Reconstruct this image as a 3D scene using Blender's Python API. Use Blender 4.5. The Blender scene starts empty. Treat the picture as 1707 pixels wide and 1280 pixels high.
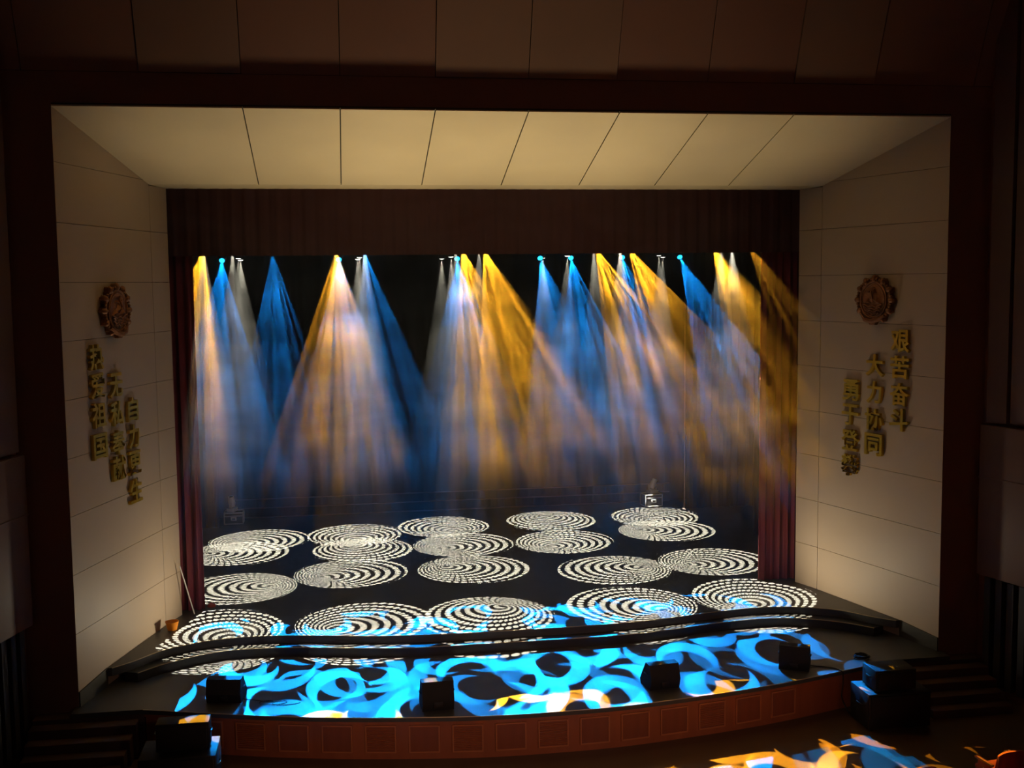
import bpy, bmesh, math, random
from mathutils import Vector, Matrix
sc = bpy.context.scene
C = sc.collection
PI = math.pi
rnd = random.Random(7)

# ------------------------------------------------------------------ camera
cam_d = bpy.data.cameras.new('camera')
cam = bpy.data.objects.new('camera', cam_d)
C.objects.link(cam)
sc.camera = cam
cam_d.sensor_fit = 'HORIZONTAL'
cam_d.sensor_width = 36.0
cam_d.lens = 1862.9 / 1707.0 * 36.0
cam_d.clip_end = 200
_r = Vector((0.98815466, -0.15307732, -0.01084931))
_u = Vector((0.02452877, 0.08775985, 0.99583962))
_f = Vector((0.15148832, 0.98430968, -0.0904751))
cam.matrix_world = Matrix(((_r.x, _u.x, -_f.x, -3.728), (_r.y, _u.y, -_f.y, -21.725), (_r.z, _u.z, -_f.z, 7.610), (0, 0, 0, 1)))

# ------------------------------------------------------------------ world, exposure
w = bpy.data.worlds.new('world'); sc.world = w; w.use_nodes = True
w.node_tree.nodes['Background'].inputs[0].default_value = (1.0, 0.68, 0.52, 1)
w.node_tree.nodes['Background'].inputs[1].default_value = 0.036
sc.view_settings.view_transform = 'Standard'
sc.view_settings.look = 'None'
sc.view_settings.gamma = 1
sc.view_settings.exposure = 0
sc.view_settings.use_curve_mapping = False
sc.cycles.max_bounces = 4
sc.cycles.diffuse_bounces = 2
sc.cycles.glossy_bounces = 2
sc.cycles.transmission_bounces = 2
sc.cycles.volume_bounces = 0
sc.cycles.transparent_max_bounces = 6
sc.cycles.sample_clamp_indirect = 3.0
sc.cycles.sample_clamp_direct = 0.0
sc.cycles.use_adaptive_sampling = False
sc.cycles.use_light_tree = True
sc.cycles.light_sampling_threshold = 0.0
sc.cycles.caustics_reflective = False
sc.cycles.caustics_refractive = False
sc.cycles.use_denoising = True
sc.cycles.denoiser = 'OPENIMAGEDENOISE'

WHITE_W, BLUE_W, AMBER_W = 46000.0, 40000.0, 56000.0
WHITE_C, BLUE_C, AMBER_C = (1.0, 0.93, 0.72), (0.003, 0.31, 1.0), (1.0, 0.43, 0.018)
BOUNCE_W = 165.0  # power of the added side fill that stands in for floor bounce
HAZE = 0.015


def spot(name, loc, target, watts, color, deg, blend=0.05, radius=0.02, data=None, parent=None, roll=0.0):
    if data is None:
        data = bpy.data.lights.new(name, 'SPOT')
        data.energy = watts; data.color = color
        data.spot_size = math.radians(deg); data.spot_blend = blend
        data.shadow_soft_size = radius
    o = bpy.data.objects.new(name, data); C.objects.link(o)
    d = (Vector(target) - Vector(loc)).normalized()
    q = d.to_track_quat('-Z', 'Y')
    o.matrix_world = Matrix.Translation(loc) @ q.to_matrix().to_4x4() @ Matrix.Rotation(roll, 4, 'Z')
    return o


# added unseen fill from behind the camera, to brighten the apron front
spot('apron_fill', (-6, -24, 9.5), (0, -2, 0.0), 2100, (1.0, 0.56, 0.40), 34, 1.0, 0.5)
spot('apron_fill', (7, -24, 9.5), (0, -2, 0.0), 2100, (1.0, 0.56, 0.40), 34, 1.0, 0.5)


# ------------------------------------------------------------------ node helpers
class NT:
    def __init__(self, tree):
        self.t = tree; self.n = tree.nodes; self.l = tree.links

    def new(self, kind, **kw):
        n = self.n.new(kind)
        for k, v in kw.items():
            setattr(n, k, v)
        return n

    def link(self, a, b):
        self.l.new(a, b)

    def m(self, op, a, b=None, c=None, clamp=False):
        n = self.new('ShaderNodeMath', operation=op, use_clamp=clamp)
        for i, v in enumerate((a, b, c)):
            if v is None:
                continue
            if isinstance(v, (int, float)):
                n.inputs[i].default_value = v
            else:
                self.link(v, n.inputs[i])
        return n.outputs[0]

    def sstep(self, x, lo, hi):
        n = self.new('ShaderNodeMapRange', interpolation_type='SMOOTHSTEP')
        self.link(x, n.inputs['Value'])
        n.inputs['From Min'].default_value = lo; n.inputs['From Max'].default_value = hi
        n.inputs['To Min'].default_value = 0.0; n.inputs['To Max'].default_value = 1.0
        return n.outputs[0]


def beam_uv(N, half):
    tc = N.new('ShaderNodeTexCoord')
    s = N.new('ShaderNodeSeparateXYZ'); N.link(tc.outputs['Normal'], s.inputs[0])
    z = N.m('MULTIPLY', N.m('ABSOLUTE', s.outputs[2]), math.tan(half))
    return N.m('DIVIDE', s.outputs[0], z), N.m('DIVIDE', s.outputs[1], z)


def swirl_gobo(data, soft=0.0, off=0.55, rings=8.6, dots=42.0, arms=2):
    """a metal pattern disc: rings of round holes drawn off centre into a swirl"""
    data.use_nodes = True
    N = NT(data.node_tree)
    em = N.n['Emission']
    u, v = beam_uv(N, data.spot_size / 2 * 0.97)
    qx = N.m('SUBTRACT', u, off)
    qo = N.m('MULTIPLY', qx, off)
    q2 = N.m('ADD', N.m('MULTIPLY', qx, qx), N.m('MULTIPLY', v, v))
    k = 1 - off * off
    disc = N.m('SQRT', N.m('ADD', N.m('MULTIPLY', qo, qo), N.m('MULTIPLY', q2, k)))
    t = N.m('DIVIDE', N.m('ADD', qo, disc), k)
    px = N.m('SUBTRACT', u, N.m('MULTIPLY', N.m('SUBTRACT', 1.0, t), off))
    ang = N.m('ARCTAN2', v, px)
    rv = N.m('ADD', N.m('MULTIPLY', t, rings), N.m('MULTIPLY', ang, arms / (2 * PI)))
    ring = N.m('FLOOR', rv)
    a = N.m('ADD', N.m('MULTIPLY', ang, dots / (2 * PI)), N.m('MULTIPLY', ring, 0.37))
    da = N.m('SUBTRACT', N.m('FRACT', a), 0.5)
    dr = N.m('SUBTRACT', N.m('FRACT', rv), 0.5)
    da = N.m('MULTIPLY', da, 0.93)
    dr = N.m('MULTIPLY', dr, 1.2)
    d = N.m('SQRT', N.m('ADD', N.m('MULTIPLY', da, da), N.m('MULTIPLY', dr, dr)))
    mask = N.m('SUBTRACT', 1.0, N.sstep(d, 0.36 - soft, 0.41 + soft))
    inside = N.m('LESS_THAN', t, 1.0)
    core = N.m('GREATER_THAN', t, 0.04)
    N.link(N.m('MULTIPLY', N.m('MULTIPLY', mask, inside), core), em.inputs['Strength'])


def crescent_gobo(data, seed, soft=0.015, layers=((2.0, 0.0),)):
    """a pattern disc of scattered crescent-shaped holes"""
    data.use_nodes = True
    N = NT(data.node_tree)
    em = N.n['Emission']
    u, v = beam_uv(N, data.spot_size / 2 * 0.97)
    r = N.m('SQRT', N.m('ADD', N.m('MULTIPLY', u, u), N.m('MULTIPLY', v, v)))
    total = None
    wsel = (1.0, 0.75)
    for i, (scale, rot) in enumerate(layers):
        c, s = math.cos(rot) * scale, math.sin(rot) * scale
        x = N.m('ADD', N.m('SUBTRACT', N.m('MULTIPLY', u, c), N.m('MULTIPLY', v, s)), seed + 3.3 * i)
        y = N.m('ADD', N.m('ADD', N.m('MULTIPLY', u, s), N.m('MULTIPLY', v, c)), seed * 2.1 + 1.7 * i)
        cx = N.new('ShaderNodeCombineXYZ'); N.link(x, cx.inputs[0]); N.link(y, cx.inputs[1])
        vo = N.new('ShaderNodeTexVoronoi', voronoi_dimensions='2D')
        vo.inputs['Scale'].default_value = 1.0; vo.inputs['Randomness'].default_value = 0.45
        N.link(cx.outputs[0], vo.inputs['Vector'])
        sub = N.new('ShaderNodeVectorMath', operation='SUBTRACT')
        N.link(cx.outputs[0], sub.inputs[0]); N.link(vo.outputs['Position'], sub.inputs[1])
        d = N.new('ShaderNodeSeparateXYZ'); N.link(sub.outputs[0], d.inputs[0])
        col = N.new('ShaderNodeSeparateColor'); N.link(vo.outputs['Color'], col.inputs[0])
        th = N.m('MULTIPLY', col.outputs[0], 2 * PI)
        ox = N.m('MULTIPLY', N.m('COSINE', th), 0.2); oy = N.m('MULTIPLY', N.m('SINE', th), 0.2)
        ex = N.m('SUBTRACT', d.outputs[0], ox); ey = N.m('SUBTRACT', d.outputs[1], oy)
        r1 = N.m('SQRT', N.m('ADD', N.m('MULTIPLY', d.outputs[0], d.outputs[0]), N.m('MULTIPLY', d.outputs[1], d.outputs[1])))
        r2 = N.m('SQRT', N.m('ADD', N.m('MULTIPLY', ex, ex), N.m('MULTIPLY', ey, ey)))
        a = N.m('SUBTRACT', 1.0, N.sstep(r1, 0.46 - soft, 0.46 + soft))
        b = N.sstep(r2, 0.38 - soft, 0.38 + soft)
        k = N.m('MULTIPLY', N.m('MULTIPLY', a, b), wsel[i])
        total = k if total is None else N.m('MAXIMUM', total, k)
    N.link(N.m('MULTIPLY', total, N.m('LESS_THAN', r, 1.0)), em.inputs['Strength'])


# ------------------------------------------------------------------ materials
def mat(name, col, rough=0.6, metal=0.0, noise=0.0, nscale=4.0, bump=0.0, bscale=60.0, spec=0.5, emit=None, sheen=0.0, stretch=None):
    m = bpy.data.materials.new(name); m.use_nodes = True
    N = NT(m.node_tree)
    b = N.n['Principled BSDF']
    b.inputs['Base Color'].default_value = (*col, 1)
    b.inputs['Roughness'].default_value = rough
    b.inputs['Metallic'].default_value = metal
    b.inputs['Specular IOR Level'].default_value = spec
    if sheen:
        b.inputs['Sheen Weight'].default_value = sheen
    tc = N.new('ShaderNodeTexCoord')
    vec = tc.outputs['Object']
    if stretch:
        mp = N.new('ShaderNodeMapping'); mp.inputs['Scale'].default_value = stretch
        N.link(vec, mp.inputs['Vector']); vec = mp.outputs[0]
    if noise:
        nz = N.new('ShaderNodeTexNoise'); nz.inputs['Scale'].default_value = nscale; nz.inputs['Detail'].default_value = 4
        N.link(vec, nz.inputs['Vector'])
        mx = N.new('ShaderNodeMix', data_type='RGBA')
        mx.inputs[6].default_value = (*[c * (1 - noise) for c in col], 1)
        mx.inputs[7].default_value = (*[min(1, c * (1 + noise)) for c in col], 1)
        N.link(nz.outputs[0], mx.inputs[0]); N.link(mx.outputs[2], b.inputs['Base Color'])
        rr = N.new('ShaderNodeMapRange'); N.link(nz.outputs[0], rr.inputs[0])
        rr.inputs[3].default_value = max(0.05, rough - 0.1); rr.inputs[4].default_value = min(1, rough + 0.1)
        N.link(rr.outputs[0], b.inputs['Roughness'])
    if bump:
        nb = N.new('ShaderNodeTexNoise'); nb.inputs['Scale'].default_value = bscale; nb.inputs['Detail'].default_value = 3
        N.link(vec, nb.inputs['Vector'])
        bp = N.new('ShaderNodeBump'); bp.inputs['Strength'].default_value = bump; bp.inputs['Distance'].default_value = 0.01
        N.link(nb.outputs[0], bp.inputs['Height']); N.link(bp.outputs[0], b.inputs['Normal'])
    if emit:
        b.inputs['Emission Color'].default_value = (*emit[0], 1); b.inputs['Emission Strength'].default_value = emit[1]
    return m


M = {
    'stage': mat('black stage vinyl', (0.060, 0.060, 0.058), 0.45, noise=0.25, nscale=1.2, bump=0.05, bscale=30),
    'step': mat('black step board', (0.026, 0.025, 0.022), 0.38, noise=0.2, nscale=3),
    'nosing': mat('brass nosing', (0.55, 0.46, 0.30), 0.4, 0.6),
    'cream': mat('cream wall panel', (0.56, 0.43, 0.31), 0.55, noise=0.05, nscale=0.8, bump=0.03, bscale=90),
    'creamtop': mat('cream soffit panel', (0.66, 0.55, 0.38), 0.42, noise=0.07, nscale=0.9, bump=0.08, bscale=5),
    'gap': mat('dark joint', (0.05, 0.04, 0.03), 0.9),
    'brown': mat('dark brown wall', (0.22, 0.105, 0.082), 0.6, noise=0.12, nscale=0.6),
    'brown_light': mat('grey brown header panel', (0.23, 0.13, 0.10), 0.5, noise=0.1, nscale=0.6),
    'brown_flute': mat('fluted brown panel', (0.13, 0.062, 0.05), 0.6, noise=0.12, nscale=2, stretch=(1, 1, 0.15)),
    'skirt': mat('dark skirting', (0.05, 0.045, 0.035), 0.5),
    'wood': mat('red brown veneer', (0.30, 0.085, 0.035), 0.38, noise=0.25, nscale=5, stretch=(1, 1, 0.12)),
    'woodrec': mat('recessed veneer panel', (0.23, 0.062, 0.028), 0.42, noise=0.2, nscale=6, stretch=(1, 1, 0.2)),
    'woodedge': mat('bright veneer edge', (0.45, 0.15, 0.06), 0.35),
    'ground': mat('brown hall floor', (0.11, 0.065, 0.034), 0.45, noise=0.2, nscale=1.5),
    'stair': mat('stair carpet', (0.085, 0.045, 0.035), 0.8, noise=0.15, nscale=3),
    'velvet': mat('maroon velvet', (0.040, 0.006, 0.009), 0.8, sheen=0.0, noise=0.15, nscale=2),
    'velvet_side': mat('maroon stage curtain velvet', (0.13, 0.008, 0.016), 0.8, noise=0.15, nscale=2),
    'black': mat('black drape', (0.008, 0.009, 0.010), 0.9, noise=0.2, nscale=2),
    'metal': mat('black painted metal', (0.02, 0.02, 0.022), 0.45, 0.4),
    'speaker': mat('black speaker coat', (0.007, 0.007, 0.008), 0.75, bump=0.2, bscale=200),
    'grille': mat('speaker grille mesh', (0.006, 0.006, 0.007), 0.5, 0.3, bump=0.5, bscale=500),
    'alu': mat('aluminium edge', (0.85, 0.83, 0.78), 0.4, 0.3),
    'gold': mat('gold lettering', (0.72, 0.45, 0.045), 0.38, 0.75),
    'bronze': mat('bronze relief', (0.33, 0.14, 0.06), 0.42, 0.7, noise=0.4, nscale=12, bump=0.4, bscale=40),
    'orange': mat('orange bowl', (0.85, 0.28, 0.02), 0.4),  # one even orange over the whole bowl
    'red': mat('red seat cloth', (0.30, 0.006, 0.012), 0.8, sheen=0.3, noise=0.15, nscale=20),
    'redcap': mat('red rubber', (0.4, 0.06, 0.04), 0.5),
    'white': mat('white painted metal', (0.75, 0.72, 0.70), 0.4),
    'pipe': mat('grey pipe', (0.22, 0.18, 0.18), 0.35, 0.8),
    'rail': mat('dull rail', (0.14, 0.10, 0.10), 0.5, 0.3),
    'lens_white': mat('white lens', (0.8, 0.8, 0.8), 0.1, emit=((1, 0.96, 0.85), 3.0)),
    'lens_blue': mat('blue lens', (0.1, 0.5, 0.8), 0.1, emit=((0.02, 0.55, 1.0), 3.0)),
    'lens_amber': mat('amber lens', (0.8, 0.5, 0.1), 0.1, emit=((1.0, 0.5, 0.04), 3.0)),
}


# ------------------------------------------------------------------ mesh builder
class MB:
    def __init__(self):
        self.v = []; self.f = []; self.smooth = []

    def add(self, vs, fs, mtx=None, smooth=False):
        b = len(self.v)
        for p in vs:
            p = Vector(p)
            self.v.append(mtx @ p if mtx else p)
        for f in fs:
            self.f.append([b + i for i in f]); self.smooth.append(smooth)
        return self

    def box(self, x0, x1, y0, y1, z0, z1, mtx=None, bev=0.0):
        if bev <= 0:
            vs = [(x0, y0, z0), (x1, y0, z0), (x1, y1, z0), (x0, y1, z0), (x0, y0, z1), (x1, y0, z1), (x1, y1, z1), (x0, y1, z1)]
            return self.add(vs, [(0, 3, 2, 1), (4, 5, 6, 7), (0, 1, 5, 4), (1, 2, 6, 5), (2, 3, 7, 6), (3, 0, 4, 7)], mtx)
        bm = bmesh.new()
        bmesh.ops.create_cube(bm, size=1.0)
        for v in bm.verts:
            v.co = Vector(((x0 + x1) / 2 + v.co.x * (x1 - x0), (y0 + y1) / 2 + v.co.y * (y1 - y0), (z0 + z1) / 2 + v.co.z * (z1 - z0)))
        bmesh.ops.bevel(bm, geom=bm.edges[:], offset=bev, segments=2, affect='EDGES', profile=0.5)
        bm.verts.index_update()
        self.add([v.co.copy() for v in bm.verts], [[v.index for v in f.verts] for f in bm.faces], mtx)
        bm.free()
        return self

    def prism(self, poly, z0, z1, mtx=None):
        n = len(poly)
        vs = [(x, y, z0) for x, y in poly] + [(x, y, z1) for x, y in poly]
        fs = [tuple(range(n))[::-1], tuple(range(n, 2 * n))] + [(i, (i + 1) % n, n + (i + 1) % n, n + i) for i in range(n)]
        return self.add(vs, fs, mtx)

    def slab(self, quad, normal, th):
        """a planar polygon thickened away from normal"""
        nrm = Vector(normal).normalized() * th
        n = len(quad)
        vs = [Vector(q) for q in quad] + [Vector(q) - nrm for q in quad]
        fs = [tuple(range(n)), tuple(range(n, 2 * n))[::-1]] + [(i, n + i, n + (i + 1) % n, (i + 1) % n) for i in range(n)]
        return self.add(vs, fs)

    def tube(self, pts, r, seg=8, mtx=None, cap=True):
        pts = [Vector(p) for p in pts]
        rings = []
        prev = None
        for i, p in enumerate(pts):
            d = (pts[min(i + 1, len(pts) - 1)] - pts[max(i - 1, 0)]).normalized()
            ref = Vector((0, 0, 1)) if abs(d.z) < 0.9 else Vector((1, 0, 0))
            a = d.cross(ref).normalized(); b = a.cross(d)
            rr = r[i] if isinstance(r, (list, tuple)) else r
            rings.append([p + (a * math.cos(2 * PI * k / seg) + b * math.sin(2 * PI * k / seg)) * rr for k in range(seg)])
        vs = [q for ring in rings for q in ring]
        fs = []
        for i in range(len(pts) - 1):
            for k in range(seg):
                fs.append((i * seg + k, i * seg + (k + 1) % seg, (i + 1) * seg + (k + 1) % seg, (i + 1) * seg + k))
        if cap:
            fs.append(tuple(range(seg))[::-1]); fs.append(tuple((len(pts) - 1) * seg + k for k in range(seg)))
        return self.add(vs, fs, mtx, True)

    def lathe(self, prof, seg=20, mtx=None):
        """prof of (radius, z), turned round local z"""
        vs = []; fs = []
        for r, z in prof:
            for k in range(seg):
                vs.append((r * math.cos(2 * PI * k / seg), r * math.sin(2 * PI * k / seg), z))
        for i in range(len(prof) - 1):
            for k in range(seg):
                fs.append((i * seg + k, i * seg + (k + 1) % seg, (i + 1) * seg + (k + 1) % seg, (i + 1) * seg + k))
        fs.append(tuple(range(seg))[::-1]); fs.append(tuple((len(prof) - 1) * seg + k for k in range(seg)))
        return self.add(vs, fs, mtx, True)

    def build(self, name, m, parent=None, mtx=None, fix=True):
        me = bpy.data.meshes.new(name)
        me.from_pydata([tuple(v) for v in self.v], [], self.f)
        me.polygons.foreach_set('use_smooth', self.smooth)
        me.materials.append(m)
        if fix:
            bm = bmesh.new(); bm.from_mesh(me); bmesh.ops.recalc_face_normals(bm, faces=bm.faces[:]); bm.to_mesh(me); bm.free()
        try:
            me.set_sharp_from_angle(angle=math.radians(40))
        except Exception:
            pass
        o = bpy.data.objects.new(name, me); C.objects.link(o)
        if parent:
            o.parent = parent
        if mtx:
            o.matrix_basis = mtx
        return o


def tag(o, label=None, cat=None, group=None, kind=None):
    if label: o['label'] = label
    if cat: o['category'] = cat
    if group: o['group'] = group
    if kind: o['kind'] = kind
    return o


def empty(name, loc, rz=0, label=None, cat=None, group=None):
    o = bpy.data.objects.new(name, None); C.objects.link(o)
    o.location = loc; o.rotation_euler = (0, 0, rz); o.empty_display_size = 0.1
    return tag(o, label, cat, group)


def copy_tree(o, parent=None):
    c = o.copy(); C.objects.link(c)
    if parent: c.parent = parent
    for ch in list(o.children):
        copy_tree(ch, c)
    return c


def struct(o, label=None, cat=None):
    return tag(o, label, cat, None, 'structure')


def spline(pts, n=8):
    out = []
    P = [pts[0]] + list(pts) + [pts[-1]]
    for i in range(1, len(P) - 2):
        for k in range(n):
            t = k / n
            out.append(tuple(0.5 * ((2 * P[i][a]) + (-P[i - 1][a] + P[i + 1][a]) * t + (2 * P[i - 1][a] - 5 * P[i][a] + 4 * P[i + 1][a] - P[i + 2][a]) * t * t
                       + (-P[i - 1][a] + 3 * P[i][a] - 3 * P[i + 1][a] + P[i + 2][a]) * t ** 3) for a in range(len(P[i]))))
    out.append(tuple(pts[-1]))
    return out


def mirror(half):
    return [(-x, y) for x, y in reversed(half) if x > 0] + list(half)


# ------------------------------------------------------------------ stage, steps, apron
Z2, Z3, ZG = -0.17, -0.37, -1.2
edge1 = spline(mirror([(0, 1.99), (1.5, 2.0), (2.9, 2.11), (3.6, 2.24), (4.65, 2.47), (5.7, 2.62), (6.5, 2.54), (7.0, 2.36), (7.56, 2.02), (8.06, 1.40), (8.40, 1.07)]), 6)
edge2 = spline(mirror([(0, 1.70), (2.2, 1.72), (3.5, 1.92), (4.6, 2.17), (5.55, 2.29), (6.3, 2.26), (6.9, 2.02), (7.5, 1.62), (7.93, 1.17)]), 6)
lip = spline(mirror([(0, -1.86), (1.0, -1.84), (2.0, -1.74), (3.7, -1.46), (5.1, -1.13), (6.3, -0.76), (7.58, -0.36)]), 6)

mb = MB().prism([(-8.50, 1.07)] + edge1 + [(8.50, 1.07), (7.70, 3.95), (7.6, 4.5), (10.4, 4.6), (10.4, 15.9), (-10.4, 15.9), (-10.4, 4.6), (-7.6, 4.5), (-7.70, 3.95)], Z2, 0.0)
struct(mb.build('stage_floor', M['stage']), 'black upper stage floor covered by dotted white light rings', 'stage floor')
back = [(x, y + 0.02) for x, y in reversed(edge1) if abs(x) < 8.2]
mb = MB().prism(edge2 + back, Z3, Z2 - 0.002)
struct(mb.build('stage_step', M['step']), 'long curved black step between upper stage and forestage', 'step')
mb = MB().prism([(-8.88, -0.36)] + lip + [(8.88, -0.36), (8.88, 0.0), (8.72, 0.35), (8.35, 1.7), (8.35, 3.5), (-8.35, 3.5), (-8.35, 1.7), (-8.72, 0.35), (-8.88, 0.0)], Z3 - 0.09, Z3)
struct(mb.build('forestage_floor', M['stage']), 'dark forestage floor washed with blue crescent shapes', 'stage floor')
for n, (path, z, label) in enumerate(((edge1, 0.0, 'thin metal nosing line on the upper step edge'), (edge2, Z2, 'thin metal nosing line on the lower step edge'), (lip, Z3, 'thin bright edging along the curved forestage lip'))):
    mb = MB().tube([(x, y - 0.004, z - 0.006) for x, y in path], 0.009, 6)
    struct(mb.build('trim_%d' % (n + 1), M['nosing']), label, 'trim')
# step carcass between forestage and lower step rises on its own face; apron front
inset = [(x * 0.995, y + 0.07) for x, y in lip]
mb = MB()
fr = inset
n = len(fr)
vs = []; fs = []
for i, (x, y) in enumerate(fr):
    vs += [(x, y, ZG), (x, y, Z3 - 0.09), (x, y + 0.3, Z3 - 0.09), (x, y + 0.3, ZG)]
for i in range(n - 1):
    for k in range(4):
        a = i * 4 + k; b = i * 4 + (k + 1) % 4
        fs.append((a, b, b + 4, a + 4))
fs += [(0, 1, 2, 3), tuple((n - 1) * 4 + k for k in range(4))]
mb.add(vs, fs)
apron = mb.build('stage_apron', M['wood'])
struct(apron, 'curved red-brown wooden apron front with recessed panels', 'apron')
mb = MB()
out = [(x * 0.998, y + 0.04) for x, y in lip]
for a, b in zip(out[:-1], out[1:]):
    pass
vs = []; fs = []
for i, (x, y) in enumerate(out):
    vs += [(x, y, Z3 - 0.16), (x, y, Z3 - 0.095), (x, y + 0.035, Z3 - 0.095), (x, y + 0.035, Z3 - 0.16)]
for i in range(len(out) - 1):
    for k in range(4):
        a = i * 4 + k; b = i * 4 + (k + 1) % 4
        fs.append((a, b, b + 4, a + 4))
fs += [(0, 1, 2, 3), tuple((len(out) - 1) * 4 + k for k in range(4))]
mb.add(vs, fs)
mb.build('cornice_rail', M['wood'], apron)
for sd in (-1, 1):
    xa, xb = sorted((sd * 7.56, sd * 9.58))
    MB().box(xa, xb, -0.34, -0.02, ZG, Z3 - 0.095).build('end_panel', M['stair'], apron)


def at_x(path, x):
    for a, b in zip(path[:-1], path[1:]):
        if a[0] <= x <= b[0]:
            t = (x - a[0]) / (b[0] - a[0]); d = Vector((b[0] - a[0], b[1] - a[1]))
            return a[1] + (b[1] - a[1]) * t, math.atan2(d.y, d.x)
    return path[-1][1], 0


for k in range(-6, 9):
    x = -1.55 + 0.80 * k
    if abs(x) > 6.6:
        continue
    y, a = at_x(inset, x)
    m4 = Matrix.Translation((x, y, 0)) @ Matrix.Rotation(a, 4, 'Z')
    f = MB()
    W, zt, zb = 0.275, -0.56, -1.06
    f.box(-W, W, -0.02, 0.02, zb, zt)
    fo = f.build('panel', M['woodrec'], apron, m4)
    e = MB()
    for s in (-1, 1):
        e.box(s * W - 0.012, s * W + 0.012, -0.032, 0.0, zb - 0.01, zt + 0.01)
    e.box(-W, W, -0.032, 0.0, zt - 0.012, zt + 0.012); e.box(-W, W, -0.032, 0.0, zb - 0.012, zb + 0.012)
    e.build('moulding', M['woodedge'], fo)
    if k in (0, 2, -5, -2, 6):
        l = MB()
        for j in range(12):
            z = zb + 0.04 + j * 0.036
            l.add([(-W + .02, -0.022, z), (W - .02, -0.022, z), (W - .02, -0.04, z + 0.012), (-W + .02, -0.04, z + 0.012),
                   (-W + .02, -0.022, z + 0.016), (W - .02, -0.022, z + 0.016)], [(0, 1, 2, 3), (3, 2, 5, 4), (0, 3, 4), (1, 5, 2), (0, 4, 5, 1)])
        l.build('louvre', M['woodedge'], fo)

# hall floor
mb = MB().box(-16, 16, -27, 0.2, ZG - 0.1, ZG)
struct(mb.build('floor', M['ground']), 'dark brown hall floor in front of the stage', 'floor')


# stairs up to the forestage at both ends
def stairs(side, label):
    root = empty('side_stairs', (side * 8.6, -0.9, ZG), 0, label, 'stairs')
    for i in range(4):
        top = Z3 - 0.165 * (i + 1)
        y1 = -0.372 - 0.30 * i
        x0, x1 = 7.66 + 0.06 * i, 9.58
        xa, xb = (x0, x1) if side > 0 else (-x1, -x0)
        s = MB().box(xa, xb, y1 - 0.30, y1, ZG, top, None, 0.008)
        o = s.build('step', M['stair'], root)
        o.location = (-side * 8.6, 0.9, -ZG)
    return root


stairs(-1, 'dark carpeted stairs at the left end of the forestage')
stairs(1, 'dark carpeted stairs at the right end of the forestage')

# ------------------------------------------------------------------ portal: splayed side walls and soffit
XO, XB, YB, ZO, ZB = 8.81, 7.758, 3.813, 10.9, 9.824
rows = [Z3, 1.04, 2.18, 3.30, 4.40, 5.50, 6.60, 7.70, 8.80, 9.9]
for side, nm in ((-1, 'wall_left'), (1, 'wall_right')):
    A = Vector((side * XO, 0, 0)); B = Vector((side * XB, YB, 0))
    t = (B - A).normalized(); L = (B - A).length
    nrm = Vector((-side * t.y, side * t.x, 0)) if side > 0 else Vector((t.y, -t.x, 0))
    if nrm.x * side > 0: nrm = -nrm
    g = 0.0045
    mb = MB()
    def top(s): return ZO + (ZB - ZO) * s / L
    zs = rows + [11.5]
    for i in range(len(zs) - 1):
        za, zb = zs[i] + g, zs[i + 1] - g
        s0, s1 = 0.0, L
        if za > top(L) or zb > top(0):
            # cut by the sloping soffit
            pts = []
            if zb <= top(0):
                sc_ = (ZO - zb) / (ZO - ZB) * L
                pts = [(0, za), (L if za < top(L) else (ZO - za) / (ZO - ZB) * L, za)]
                if za < top(L): pts += [(L, top(L))]
                pts += [(max(0, min(L, sc_)), zb), (0, zb)]
            else:
                e = (ZO - za) / (ZO - ZB) * L
                pts = [(0, za), (min(L, e), za), (0, top(0))]
        elif zb > top(L):
            sc_ = (ZO - zb) / (ZO - ZB) * L
            pts = [(0, za), (L, za), (L, top(L)), (sc_, zb), (0, zb)]
        else:
            pts = [(0, za), (L, za), (L, zb), (0, zb)]
        mb.slab([A + t * s + Vector((0, 0, z)) for s, z in pts], nrm, 0.05)
        # return strip beside the curtain
        R0 = B + t * 0.012; R1 = Vector((side * 7.50, 4.55, 0))
        zt = min(zb, 9.80)
        if za < zt:
            mb.slab([R0 + Vector((0, 0, za)), R1 + Vector((0, 0, za)), R1 + Vector((0, 0, zt)), R0 + Vector((0, 0, zt))], nrm, 0.05)
    o = mb.build(nm, M['cream'])
    struct(o, 'splayed cream panelled wall on the %s of the stage opening' % ('left' if side < 0 else 'right'), 'wall')
    mb = MB().slab([A + Vector((0, 0, Z3)), B + Vector((0, 0, Z3)), B + Vector((0, 0, ZB)), A + Vector((0, 0, ZO))], nrm, 0.05)
    b = mb.build('joint_backing', M['gap'], o); b.location = -nrm * 0.03
    mb = MB().slab([A + Vector((0, 0, Z3)), A + t * 1.12 + Vector((0, 0, Z3)), A + t * 1.12 + Vector((0, 0, 0.0)), A + Vector((0, 0, -0.08))], nrm, 0.03)
    b = mb.build('skirting', M['skirt'], o); b.location = nrm * 0.03
xs = [-XO, -5.41, -3.61, -1.81, 0.0, 1.81, 3.61, 5.41, XO]
mb = MB()
g = 0.012
nrm = Vector((0, -(ZO - ZB), -YB)).normalized()
for i in range(8):
    xa, xb = xs[i] + (g if i else 0), xs[i + 1] - (g if i < 7 else 0)
    ia = xa if i else -XB; ib = xb if i < 7 else XB
    mb.slab([(xa, 0, ZO), (xb, 0, ZO), (ib, YB, ZB), (ia, YB, ZB)], nrm, 0.05)
mb.slab([(-7.79, YB, ZB), (7.79, YB, ZB), (7.56, 4.6, ZB - 0.03), (-7.56, 4.6, ZB - 0.03)], (0, 0, -1), 0.05)
o = mb.build('ceiling', M['creamtop'])
struct(o, 'sloping cream panelled soffit over the stage opening', 'ceiling')
mb = MB().slab([(-XO, 0, ZO + .03), (XO, 0, ZO + .03), (XB, YB, ZB + .03), (-XB, YB, ZB + .03)], nrm, 0.05)
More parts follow.
